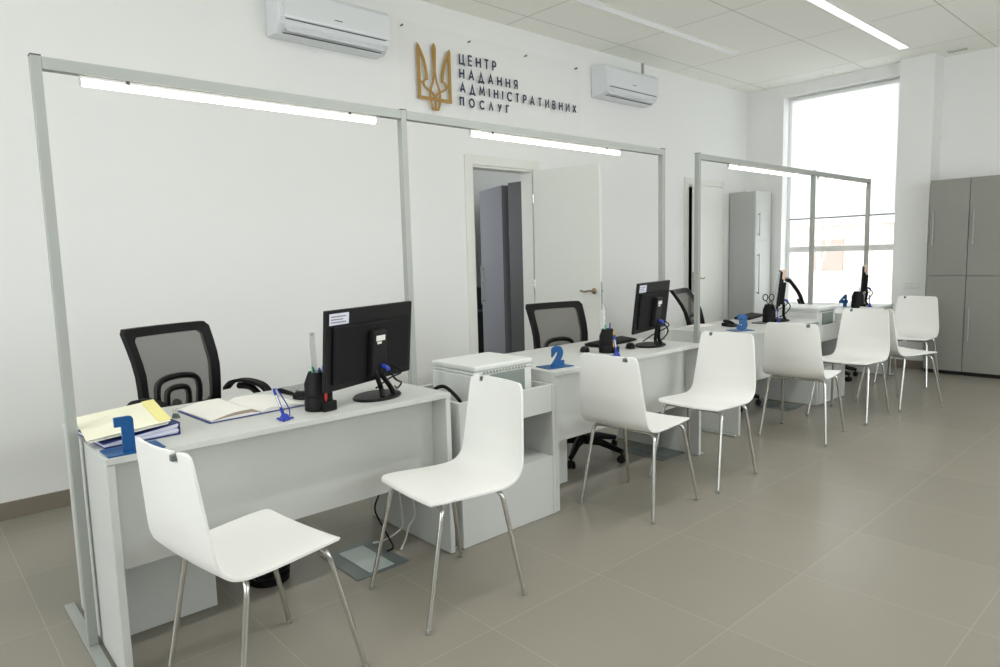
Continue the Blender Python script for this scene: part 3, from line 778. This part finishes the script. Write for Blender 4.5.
def pen_cup(x, y, rz, lab, r=.042, h=.10):
    t = thing('pen_cup', lab, 'pen holder', (x, y, DT), rz, 'black pen cups on the desks')
    k = h/.10
    MB().lathe([(0, .001), (r*1.04, .001), (r*1.04, .030*k), (r, .034*k), (r*.98, .092*k), (r*.66, .130*k), (r*.60, .130*k), (r*.90, .090*k), (r*.92, .034*k), (r*.9, .012), (0, .012)], 36).build('cup', M['black'], t, smooth=35)
    MB().lathe([(r*1.0, .046*k), (r*1.015, .048*k), (r*1.015, .056*k), (r*1.0, .058*k)], 36).build('ring', M['blackm'], t, smooth=35)
    MB().box(-r*.62, r*.62, -r*1.32, -r*1.05, .001, .034*k).build('clip_tray', M['black'], t, bevel=.005)
    return t
def pen(x, y, dx, dy, z0, L, m, lab, r=.004, kind='pen', group='pens in the black cups'):
    p = Vector((x, y, z0)); d = Vector((dx, dy, 1)).normalized()
    t = tag(empty(kind, p), lab, 'pen', group)
    MB().tube([d*.0, d*.012, d*(L*.62)], r, 8, radii=[.0012, r, r]).build('barrel', m, t, smooth=45)
    cap = MB().tube([d*(L*.62), d*(L-.004), d*L], r*1.15, 8, radii=[r*1.15, r*1.15, r*.7]).build('cap', m, t, smooth=45)
    Bx(r*1.1, r*1.1+.0015, -.0015, .0015, 0, L*.25, mx=T(*(d*(L*.7))) @ Vector((0, 0, 1)).rotation_difference(d).to_matrix().to_4x4()).build('clip', m, cap)
    return t
def ruler(x, y, lab, L=.30, rz=.5):
    t = tag(empty('ruler', (x, y, DT+.013), rz), lab, 'ruler', 'clear rulers in the pen cups')
    Bx(-.015, .015, -.001, .001, 0, L, mx=RX(R(-2))).build('strip', M['ruler'], t)
    g = MB()
    for i in range(28): g.box(-.014, -.014+(.009 if i % 5 == 0 else .005), -.0016, -.0012, .01+i*.01, .0108+i*.01, mx=RX(R(-2)))
    g.box(-.008, .008, -.0016, -.0012, L-.012, L-.004, mx=RX(R(-2)))
    g.build('scale_marks', M['lamd'], t)
    return t
pen_cup(1.262, 2.505, .2, 'black pen cup beside the nearest monitor, holding red, green and blue pens', .055, .120)
ruler(1.262, 2.522, 'clear ruler standing in the pen cup of the number 1 desk', .30, .25)
pen(1.248, 2.503, -.04, .0, DT+.014, .165, M['green'], 'green pen standing in the nearest pen cup')
pen(1.262, 2.444, .0, -.06, DT+.040, .105, M['red'], 'red pen standing in the front tray of the nearest pen cup', .0055)
pen(1.276, 2.500, .04, -.02, DT+.014, .165, M['sky'], 'pale blue pen standing in the nearest pen cup', .005)
pen(1.264, 2.496, .02, .0, DT+.014, .158, M['bluec'], 'dark blue pen standing in the nearest pen cup')
pen_cup(3.222, 2.592, .2, 'black pen cup on the number 2 desk with a ruler standing in it', .050, .112)
ruler(3.222, 2.609, 'clear ruler standing in the pen cup of the number 2 desk', .28, .25)
pen(3.208, 2.591, -.04, .0, DT+.014, .16, M['green'], 'green pen standing in the pen cup of the number 2 desk')
pen(3.236, 2.588, .04, -.0, DT+.014, .165, M['bluec'], 'dark blue pen standing in the pen cup of the number 2 desk')
pen(3.195, 2.524, -.03, -.05, DT+.040, .10, M['yel'], 'yellow pen in the front tray of the pen cup on the number 2 desk')
pen_cup(5.32, 2.605, .2, 'black pen cup with scissors, beside the monitor with pink notes', .050, .118)
pen(5.336, 2.595, .03, -.02, DT+.014, .17, M['bluec'], 'dark blue pen in the pen cup holding scissors', .004)
pen_cup(7.12, 2.580, .2, 'black pen cup on the far desk, dark against the window', .056, .125)
pen(7.126, 2.577, .03, -.02, DT+.014, .19, M['sky'], 'pale blue pen in the pen cup on the far desk', .005)
t = tag(empty('scissors', (5.312, 2.612, DT+.014), -.9), 'black-handled scissors standing in the pen cup of the number 3 desk', 'scissors')
MB().prism([(-.005, .0), (.001, .0), (.008, .135), (-.002, .135)], 'y', -.001, .001).build('blade', M['chrome'], t)
for q in (-1, 1):
    MB().tube([(q*.024+.019*math.cos(a)+.003, 0, .196+.026*math.sin(a)) for a in [2*PI*k/16 for k in range(16)]], .004, 7, closed=True).build('finger_loop', M['black'], t, smooth=50)
MB().tube([(-.012, 0, .172), (.003, 0, .138), (.018, 0, .172)], .0045, 7).build('shank', M['black'], t, smooth=50)

def pen_stand(x, y, rz, lab):
    t = thing('desk_pen_stand', lab, 'pen stand', (x, y, DT), rz, 'blue desk pen stands')
    ft = MB(); ft.lathe([(0, .001), (.022, .001), (.022, .006), (.016, .014), (.010, .024), (0, .026)], 20)
    ft.build('foot', M['blued'], t, smooth=45)
    f2 = MB()
    for k in range(3):
        a = 2*PI*k/3+.4; f2.box(-.006, .006, 0, .034, .001, .007, mx=RZ(a))
    f2.build('foot_arm', M['blued'], t, bevel=.002)
    d = Vector((-.30, .04, 1)).normalized()
    p = Vector((-.004, 0, .02))
    pn = MB().tube([p, p+d*.03, p+d*.10, p+d*.112], .0052, 9, radii=[.007, .0055, .0055, .003]).build('pen', M['blued'], t, smooth=45)
    MB().tube([p+d*.035+Vector((-.003, -.004, 0)), p+d*.085+Vector((-.003, -.004, 0))], .0035, 7).build('white_label', M['white'], pn, smooth=45)
    MB().tube(spline([p+d*.108, p+d*.10+Vector((.012, 0, .004)), Vector((.004, 0, .075)), Vector((.022, 0, .035)), Vector((.020, 0, .012)), Vector((.010, 0, .012))], 6), .0022, 6).build('cord', M['blued'], t, smooth=60)
    return t
pen_stand(1.082, 2.436, .1, 'blue tethered pen on a small stand at the edge of the number 1 desk')
pen_stand(3.135, 2.455, .3, 'blue tethered pen standing before the pen cup on the number 2 desk')
pen_stand(5.27, 2.50, .3, 'blue tethered pen standing before the cup with scissors')
pen_stand(7.23, 2.505, .3, 'blue tethered pen at the edge of the far desk')

# binder and papers on the near desk
t = thing('lever_binder', 'blue ring binder full of papers lying on the near corner of the number 1 desk', 'binder', (.590, 2.655, DT), R(4)); t.scale = (.86, .97, .9)
MB().box(-.135, .15, -.155, .155, .0015, .0045).build('back_cover', M['bluec'], t)
Bx(.147, .150, -.155, .155, .0048, .050).build('spine', M['bluec'], t)
pp = MB()
for i in range(7):
    a, b_ = .005+i*.0016, .005+i*.0058
    x0 = -.131+.005*math.sin(i*2.1); y0 = -.151+.006*math.cos(i*1.7)
    pp.prism([(x0, a), (.143, b_), (.143, b_+.0050), (x0, a+.0013)], 'y', y0, .148)
pp.build('paper_block', M['paperbl'], t)
MB().prism([(-.136, .0170), (.145, .0458), (.145, .0478), (-.136, .0190)], 'y', -.153, .153).build('front_cover', M['bluec'], t)
t = thing('document_folder', 'pale yellow paper folder lying crooked on top of the blue binder', 'folder', (.582, 2.668, DT+.042), R(-5)); t.scale = (.86, .97, .95)
t.rotation_euler = (R(2.0), R(-5.8), R(-5))
g = MB(); g.grid([[(-.150+.30*u/8, -.165+.33*v/8, .010+.012*(v/8)**2) for u in range(9)] for v in range(9)])
g.build('cover', M['papery'], t, solid=.0015)
g = MB()
for i in range(4):
    g.grid([[(-.146+.004*i+.285*u/6, -.168+.006*i+.325*v/6, .0015+i*.002+.009*(v/6)**2) for u in range(7)] for v in range(7)])
g.build('sheets', M['paper'], t, solid=.0012)
g = MB(); g.grid([[(.108+.050*u/3, -.150+.315*v/8, .0125+.0125*(v/8)**2) for u in range(4)] for v in range(9)])
g.build('yellow_flap', M['paperyy'], t, solid=.002)

t = thing('binder_clip', 'small steel clip lying right of the blue binder', 'clip', (.80, 2.80, DT), .5)
MB().prism([(-.011, .001), (.011, .001), (.003, .018), (-.003, .018)], 'y', -.013, .013).build('body', M['steel'], t, bevel=.001)
for q in (-1, 1): MB().tube([(q*.003, -.006, .018), (q*.010, -.006, .036), (q*.010, .006, .036), (q*.003, .006, .018)], .0012, 6).build('wire_handle', M['chrome'], t)

# open book
t = thing('open_book', 'open ledger book with blue cover and white pages on the number 1 desk', 'book', (1.052, 2.765, DT), R(3))
MB().box(-.205, .205, -.165, .165, .001, .004).build('cover', M['bluec'], t, bevel=.001)
def page_block(sx, th):
    n = 12; rows_t = []
    for i in range(n+1):
        u = i/n; x = sx*(.004+.192*u); z = .0045+th*(.12+.88*math.sin(min(1, (1-u)*1.5+.05)*PI/2)*(1-.75*max(0, .16-u)/.16))
        rows_t.append((x, z))
    b = MB()
    top = [[(x, y, z) for x, z in rows_t] for y in (-.158, .158)]
    bot = [[(x, y, .0044) for x, z in rows_t] for y in (-.158, .158)]
    b.grid([bot[0], top[0], top[1], bot[1], bot[0]])
    for k in (0, -1): b.bm.faces.new([b.bm.verts.new(p) for p in (bot[0][k], top[0][k], top[1][k], bot[1][k])])
    return b
page_block(-1, .024).build('left_pages', M['paper'], t, smooth=50)
page_block(1, .016).build('right_pages', M['paper'], t, smooth=50)
# edges of the left page block look brown
b = MB(); n = 12; U = []; D_ = []
for i in range(n+1):
    u = i/n; x = -(.004+.192*u); z = .0045+.024*(.12+.88*math.sin(min(1, (1-u)*1.5+.05)*PI/2)*(1-.75*max(0, .16-u)/.16))
    U.append((x, -.1588, z-.0012)); D_.append((x, -.1588, .0052+(z-.0052)*.42))
b.grid([U, D_]); b.build('page_edges', M['paperb'], t)

# keyboards and mice
def keyboard(x, y, rz, lab, km='black', z=DT):
    t = thing('keyboard', lab, 'keyboard', (x, y, z), rz, 'keyboards on the desks')
    MB().prism([(-.068, .003), (.068, .003), (.068, .022), (.060, .024), (-.068, .012)], 'x', -.22, .22).build('case', M['blackm'], t, bevel=.002)
    k = MB()
    for r in range(5):
        for c in range(19):
            yy = -.058+r*.0225; zz = .0135+r*.0022
            k.box(-.210+c*.0222, -.210+c*.0222+.019, yy, yy+.019, zz, zz+.006)
    k.build('keys', M[km], t, bevel=.001, seg=1)
    return t
def mouse(x, y, rz, lab):
    t = thing('computer_mouse', lab, 'mouse', (x, y, DT), rz, 'black mice on the desks')
    n = 20; rows = []
    for v in range(7):
        f = v/6*PI/2
        rows.append([(.030*math.cos(f)**.6*math.cos(2*PI*k/n), .052*math.cos(f)**.6*math.sin(2*PI*k/n), .002+.033*math.sin(f)) if v < 6 else (0, 0, .035) for k in range(n)])
    b = MB().grid(rows, close_u=True); b.grid([rows[0], [(0, 0, .002)]*n], close_u=True)
    b.build('body', M['black'], t, smooth=60)
    MB().tube([(-.003, .03, .0305), (.003, .03, .0305)], .008, 12).build('scroll_wheel', M['steel'], t, smooth=45)
    return t
keyboard(1.52, 2.93, .14, 'grey-topped keyboard behind the nearest pen cup and monitor', 'lamm')
mouse(1.310, 2.755, .3, 'black mouse behind the nearest pen cup on the number 1 desk')
keyboard(3.56, 2.83, .12, 'black keyboard left of the monitor on the number 2 desk')
keyboard(5.66, 2.95, .2, 'black keyboard behind the pen cup with scissors')
mouse(3.46, 2.60, -.9, 'black mouse right of the pen cup on the number 2 desk')
mouse(3.16, 2.72, -.9, 'black mouse left of the pen cup on the number 2 desk')
t = thing('desk_telephone', 'small black telephone lying behind the blue number 3', 'telephone', (4.93, 2.72, DT), -.3)
MB().prism([(-.06, .002), (.06, .002), (.06, .03), (-.06, .012)], 'x', -.05, .05).build('body', M['blackm'], t, bevel=.005)
MB().tube(spline([(-.03, -.05, .028), (-.03, .0, .042), (-.03, .05, .042)], 5), .012, 10).build('handset', M['black'], t, smooth=45)
tag(Bx(5.21, 5.36, 2.60, 2.70, DT+.0015, DT+.009).build('notebook', M['lamk'], bevel=.002), 'thin dark grey notebook lying right of the blue number 3', 'notebook')
tag(Bx(4.74, 4.95, 2.86, 3.02, DT+.0015, DT+.004).build('paper_sheet', M['paper']), 'white paper sheets lying left behind the blue number 3', 'paper')

# ------------------------------------------------------------------ floor boxes, waste bin, cables under desks
def floor_box(x, y, lab, lm, w=.26, d=.33):
    t = thing('floor_box', lab, 'floor socket box', (x, y, 0), 0, 'metal floor socket boxes under the desks')
    f = MB(); L = (.068, .062, .022, .035)
    f.box(0, L[0], 0, d, .0005, .004); f.box(w-L[1], w, 0, d, .0005, .004); f.box(L[0], w-L[1], 0, L[2], .0005, .004); f.box(L[0], w-L[1], d-L[3], d, .0005, .004)
    f.build('frame', M['steel'], t)
    Bx(L[0]+.002, w-L[1]-.002, L[2]+.002, d-L[3]-.002, .0005, .0065).build('lid', lm, t, bevel=.001)
    return t
floor_box(1.362, 2.442, 'grey metal floor socket box with pale lid under the number 1 desk', M['lid'])
floor_box(3.63, 2.475, 'grey metal floor socket box under the number 2 desk, behind a white chair', M['steel'], .32, .34)
floor_box(5.50, 2.50, 'grey metal floor socket box under the number 3 desk', M['steel'], .26, .3)
t = thing('waste_bin', 'round black mesh waste bin under the number 1 desk', 'waste bin', (1.10, 2.735, 0))
n = 30
g = MB(); g.grid([[((.082+.022*v/14)*math.cos(2*PI*(k+.5*(v % 2))/n), (.082+.022*v/14)*math.sin(2*PI*(k+.5*(v % 2))/n), .012+.25*v/14) for k in range(n)] for v in range(15)], close_u=True)
o = g.build('mesh_side', M['black'], t); md = o.modifiers.new('wire', 'WIREFRAME'); md.thickness = .0075; md.use_even_offset = False
MB().lathe([(0, .002), (.084, .002), (.086, .03), (.083, .03), (.080, .006), (0, .006)], 30).build('base', M['black'], t, smooth=40)
MB().tube([(.105*math.cos(2*PI*k/30), .105*math.sin(2*PI*k/30), .264) for k in range(30)], .005, 8, closed=True).build('rim', M['black'], t, smooth=50)
def cable(pts, r, m, lab): 
    tag(MB().tube(spline(pts, 7), r, 7).build('hanging_cable', M[m], smooth=60), lab, 'cable', 'cables hanging under the number 1 desk')
cable([(1.72, 2.80, .30), (1.70, 2.79, .22), (1.655, 2.77, .15), (1.66, 2.72, .08), (1.665, 2.66, .02), (1.64, 2.60, .011), (1.60, 2.585, .012)], .0045, 'black', 'black cable hanging to the floor box under the number 1 desk')
cable([(1.775, 2.76, .34), (1.772, 2.73, .22), (1.765, 2.70, .10), (1.74, 2.68, .05), (1.66, 2.70, .012), (1.60, 2.71, .013)], .0045, 'whitec', 'left white cable hanging beside the black one under the number 1 desk')
cable([(1.79, 2.68, .32), (1.792, 2.65, .22), (1.79, 2.63, .12), (1.765, 2.65, .06), (1.74, 2.64, .012), (1.70, 2.60, .010), (1.66, 2.56, .010)], .0045, 'whitec', 'right white cable hanging nearest the side panel of the number 1 desk')
c = MB().tube(spline([(3.86, 2.66, .30), (3.868, 2.66, .18), (3.865, 2.65, .08), (3.84, 2.64, .02), (3.81, 2.63, .011)], 7), .006, 7)
tag(c.build('hanging_cable', M['lamd'], smooth=60), 'grey cable dropping to the floor box under the number 2 desk', 'cable')

# ------------------------------------------------------------------ cabinets
def wardrobe(y1, w, lab):
    """two-storey grey cabinet, front facing -X at x=8.12; y1 = edge nearer the window"""
    t = thing('wardrobe', lab, 'wardrobe', (8.12, y1-w, 0), 0, 'tall grey wardrobes by the pillar')
    Bx(.02, .46, .001, w-.001, .06, 2.010).build('body', M['lamd'], t)
    Bx(.045, .45, .004, w-.004, .002, .0598).build('plinth', M['kick'], t)
    for z0, z1, hz in ((.045, 1.028, (.36, .71)), (1.034, 2.010, (1.345, 1.69))):
        d = Bx(0, .0195, .0015, w-.0015, z0, z1).build('door', M['lamd'], t, bevel=.0015)
        hy = w-.045
        MB().tube([(-.0005, hy, hz[0]+.02), (-.028, hy, hz[0]+.02)], .005, 8).tube([(-.0005, hy, hz[1]-.02), (-.028, hy, hz[1]-.02)], .005, 8).tube([(-.028, hy, hz[0]), (-.028, hy, hz[1])], .0065, 10).build('handle', M['alu'], d, smooth=40)
    return t
wardrobe(2.270, .353, 'tall grey wardrobe touching the pillar, left of its twin')
wardrobe(1.915, .353, 'tall grey wardrobe at the right photo edge')
t = thing('tall_cabinet', 'tall narrow light grey cabinet in the corner left of the window', 'cabinet', (7.96, 4.09, 0))
Bx(0, .40, .02, .345, .04, 2.06).build('body', M['lams'], t, bevel=.001)
Bx(.01, .39, .03, .34, .001, .0398).build('plinth', M['kick'], t)
for z0, z1, h0, h1 in ((.045, 1.46, .80, 1.30), (1.464, 2.06, 1.52, 1.80)):
    d = Bx(.0015, .3985, 0, .0195, z0, z1).build('door', M['lam'], t, bevel=.0015)
    MB().tube([(.05, -.0005, h0+.02), (.05, -.03, h0+.02)], .006, 8).tube([(.05, -.0005, h1-.02), (.05, -.03, h1-.02)], .006, 8).tube([(.05, -.03, h0), (.05, -.03, h1)], .006, 10).build('handle', M['alu'], d, smooth=40)
# double socket on the pillar
t = thing('wall_socket', 'white double wall socket on the pillar beside the farthest chair', 'socket', (8.299, 2.385, .88))
Bx(-.009, 0, 0, .155, 0, .082).build('plate', M['white'], t, bevel=.003)
for y in (.04, .115):
    MB().lathe([(0, 0), (.026, 0), (.026, .002), (.022, .002), (.020, -.001), (0, -.001)], 20, T(-.0092, y, .041) @ RY(-PI/2)).build('outlet', M['white'], t, smooth=40)

# inside the office behind door 1
t = thing('office_cabinet', 'dark grey cabinet just inside the open doorway', 'cabinet', (4.60, 4.63, 0))
Bx(.02, .45, 0, .29, .03, 2.06).build('body', M['lamk'], t, bevel=.001)
Bx(0, .0195, .001, .289, .035, 2.06).build('door', M['lamk'], t, bevel=.001)
Bx(.03, .44, .01, .28, .001, .0298).build('plinth', M['kick'], t)
t = thing('office_cabinet', 'blue-grey cabinet with a bar handle deeper inside the open doorway', 'cabinet', (4.615, 5.03, 0), R(-20))
Bx(.02, .25, 0, .62, .03, 2.05).build('body', M['lamb'], t, bevel=.001)
d = Bx(0, .0195, .001, .619, .035, 2.05).build('door', M['lamb'], t, bevel=.001)
MB().tube([(-.0005, .55, .88), (-.03, .55, .88)], .006, 8).tube([(-.0005, .55, 1.22), (-.03, .55, 1.22)], .006, 8).tube([(-.03, .55, .84), (-.03, .55, 1.26)], .007, 10).build('handle', M['alu'], d, smooth=40)
Bx(.03, .24, .01, .61, .001, .0298).build('plinth', M['kick'], t)
t = thing('shelf_unit', 'dark shelf unit glimpsed at the left edge of the open doorway', 'shelf', (5.15, 6.1, 0))
Bx(0, .5, 0, .9, .03, .70).build('body', M['kick'], t, bevel=.002)
Bx(-.01, .51, -.01, .91, .7005, .725).build('top', M['lamk'], t, bevel=.002)
for sx in (0, .46): Bx(sx, sx+.04, .02, .06, .001, .0298).build('leg', M['kick'], t)
for sx in (0, .46): Bx(sx, sx+.04, .84, .88, .001, .0298).build('leg', M['kick'], t)
t = thing('desk_radio', 'silver and black device on the dark shelf unit in the doorway', 'device', (5.17, 6.18, .727))  # generic electronic device added on the shelf, type unknown
Bx(0, .3, 0, .5, 0, .26).build('case', M['kick'], t, bevel=.006)
f = MB(); f.box(-.01, -.0005, .02, .48, .02, .05); f.box(-.01, -.0005, .02, .48, .2, .24); f.box(-.01, -.0005, .02, .06, .051, .199); f.box(-.01, -.0005, .44, .48, .051, .199)
f.build('trim_frame', M['alu'], t, bevel=.002)
t = thing('office_cabinet', 'grey tall cabinet far back at the left edge of the doorway', 'cabinet', (5.60, 7.2, 0))
Bx(.02, .5, 0, .8, .03, 2.05).build('body', M['lamm'], t, bevel=.001)
Bx(0, .0195, .001, .799, .035, 2.05).build('door', M['lamm'], t, bevel=.001)
Bx(.03, .49, .01, .79, .001, .0298).build('plinth', M['kick'], t)

# ------------------------------------------------------------------ light
def area(name, loc, rot, sx, sy, power, col=(1, 1, 1)):
    l = bpy.data.lights.new(name, 'AREA'); l.shape = 'RECTANGLE'; l.size = sx; l.size_y = sy; l.energy = power; l.color = col
    o = bpy.data.objects.new(name, l); C.objects.link(o); o.location = loc; o.rotation_euler = rot; return o
K = 1.0
DAY = (.94, .975, 1)
for y0, y1 in ((.1, 1.5), (1.9, 3.3)):
    area('window_daylight', (XL-.31, (y0+y1)/2, 1.9), (R(90), 0, R(-90)), y1-y0, 2.1, 13, DAY)        # faces +X; fill lamps added in the unseen left windows
area('window_daylight', (1.4, YR-.31, 1.9), (R(90), 0, 0), 1.0, 2.2, 9, DAY); area('window_daylight', (5.1, YR-.31, 1.9), (R(90), 0, 0), 1.8, 2.2, 33, DAY)                         # faces +Y; fill lamps added in the unseen right-hand windows
for y, x0, x1, p in ((1.32, .2, 5.0, 33),):          # the other rows of ceiling luminaires
    area('ceiling_luminaire', ((x0+x1)/2, y, H-.01), (0, 0, 0), x1-x0, .09, p*K, (1, 1, 1))
l = bpy.data.lights.new('office_window_light', 'AREA'); l.shape = 'RECTANGLE'; l.size = 1.4; l.size_y = 1.4; l.energy = 20; l.color = (.92, .96, 1)  # area lamp added at the windowless left wall to light the office
o = bpy.data.objects.new('office_window_light', l); C.objects.link(o); o.location = (3.15, 6.6, 1.7); o.rotation_euler = (R(90), 0, R(-90))

wd = bpy.data.worlds.new('overcast'); S.world = wd; wd.use_nodes = True
nt = wd.node_tree; bg = nt.nodes['Background']; bg.inputs[0].default_value = (.93, .97, 1, 1); bg.inputs[1].default_value = 2.9

# ------------------------------------------------------------------ camera
F, yaw, pitch, roll = 676.52, R(47.8939), R(6.4719), R(-1.5312)
fw = Vector((math.cos(yaw)*math.cos(pitch), math.sin(yaw)*math.cos(pitch), -math.sin(pitch)))
rt = Vector((math.sin(yaw), -math.cos(yaw), 0)); up = rt.cross(fw)
r2 = rt*math.cos(roll)+up*math.sin(roll); u2 = -rt*math.sin(roll)+up*math.cos(roll)
cam = bpy.data.cameras.new('camera'); cam.sensor_width = 36; cam.lens = F/1000*36; cam.clip_start = .05; cam.clip_end = 200
co = bpy.data.objects.new('camera', cam); C.objects.link(co)
mw = Matrix.Identity(4)
for i in range(3): mw[i][0] = r2[i]; mw[i][1] = u2[i]; mw[i][2] = -fw[i]
mw[0][3], mw[1][3], mw[2][3] = 0, 0, 1.3472
co.matrix_world = mw
S.camera = co
S.view_settings.view_transform = 'Standard'; S.view_settings.look = 'None'; S.view_settings.gamma = 1; S.view_settings.use_curve_mapping = False
S.view_settings.exposure = .53
S.cycles.max_bounces = 10; S.cycles.diffuse_bounces = 6; S.cycles.transparent_max_bounces = 12
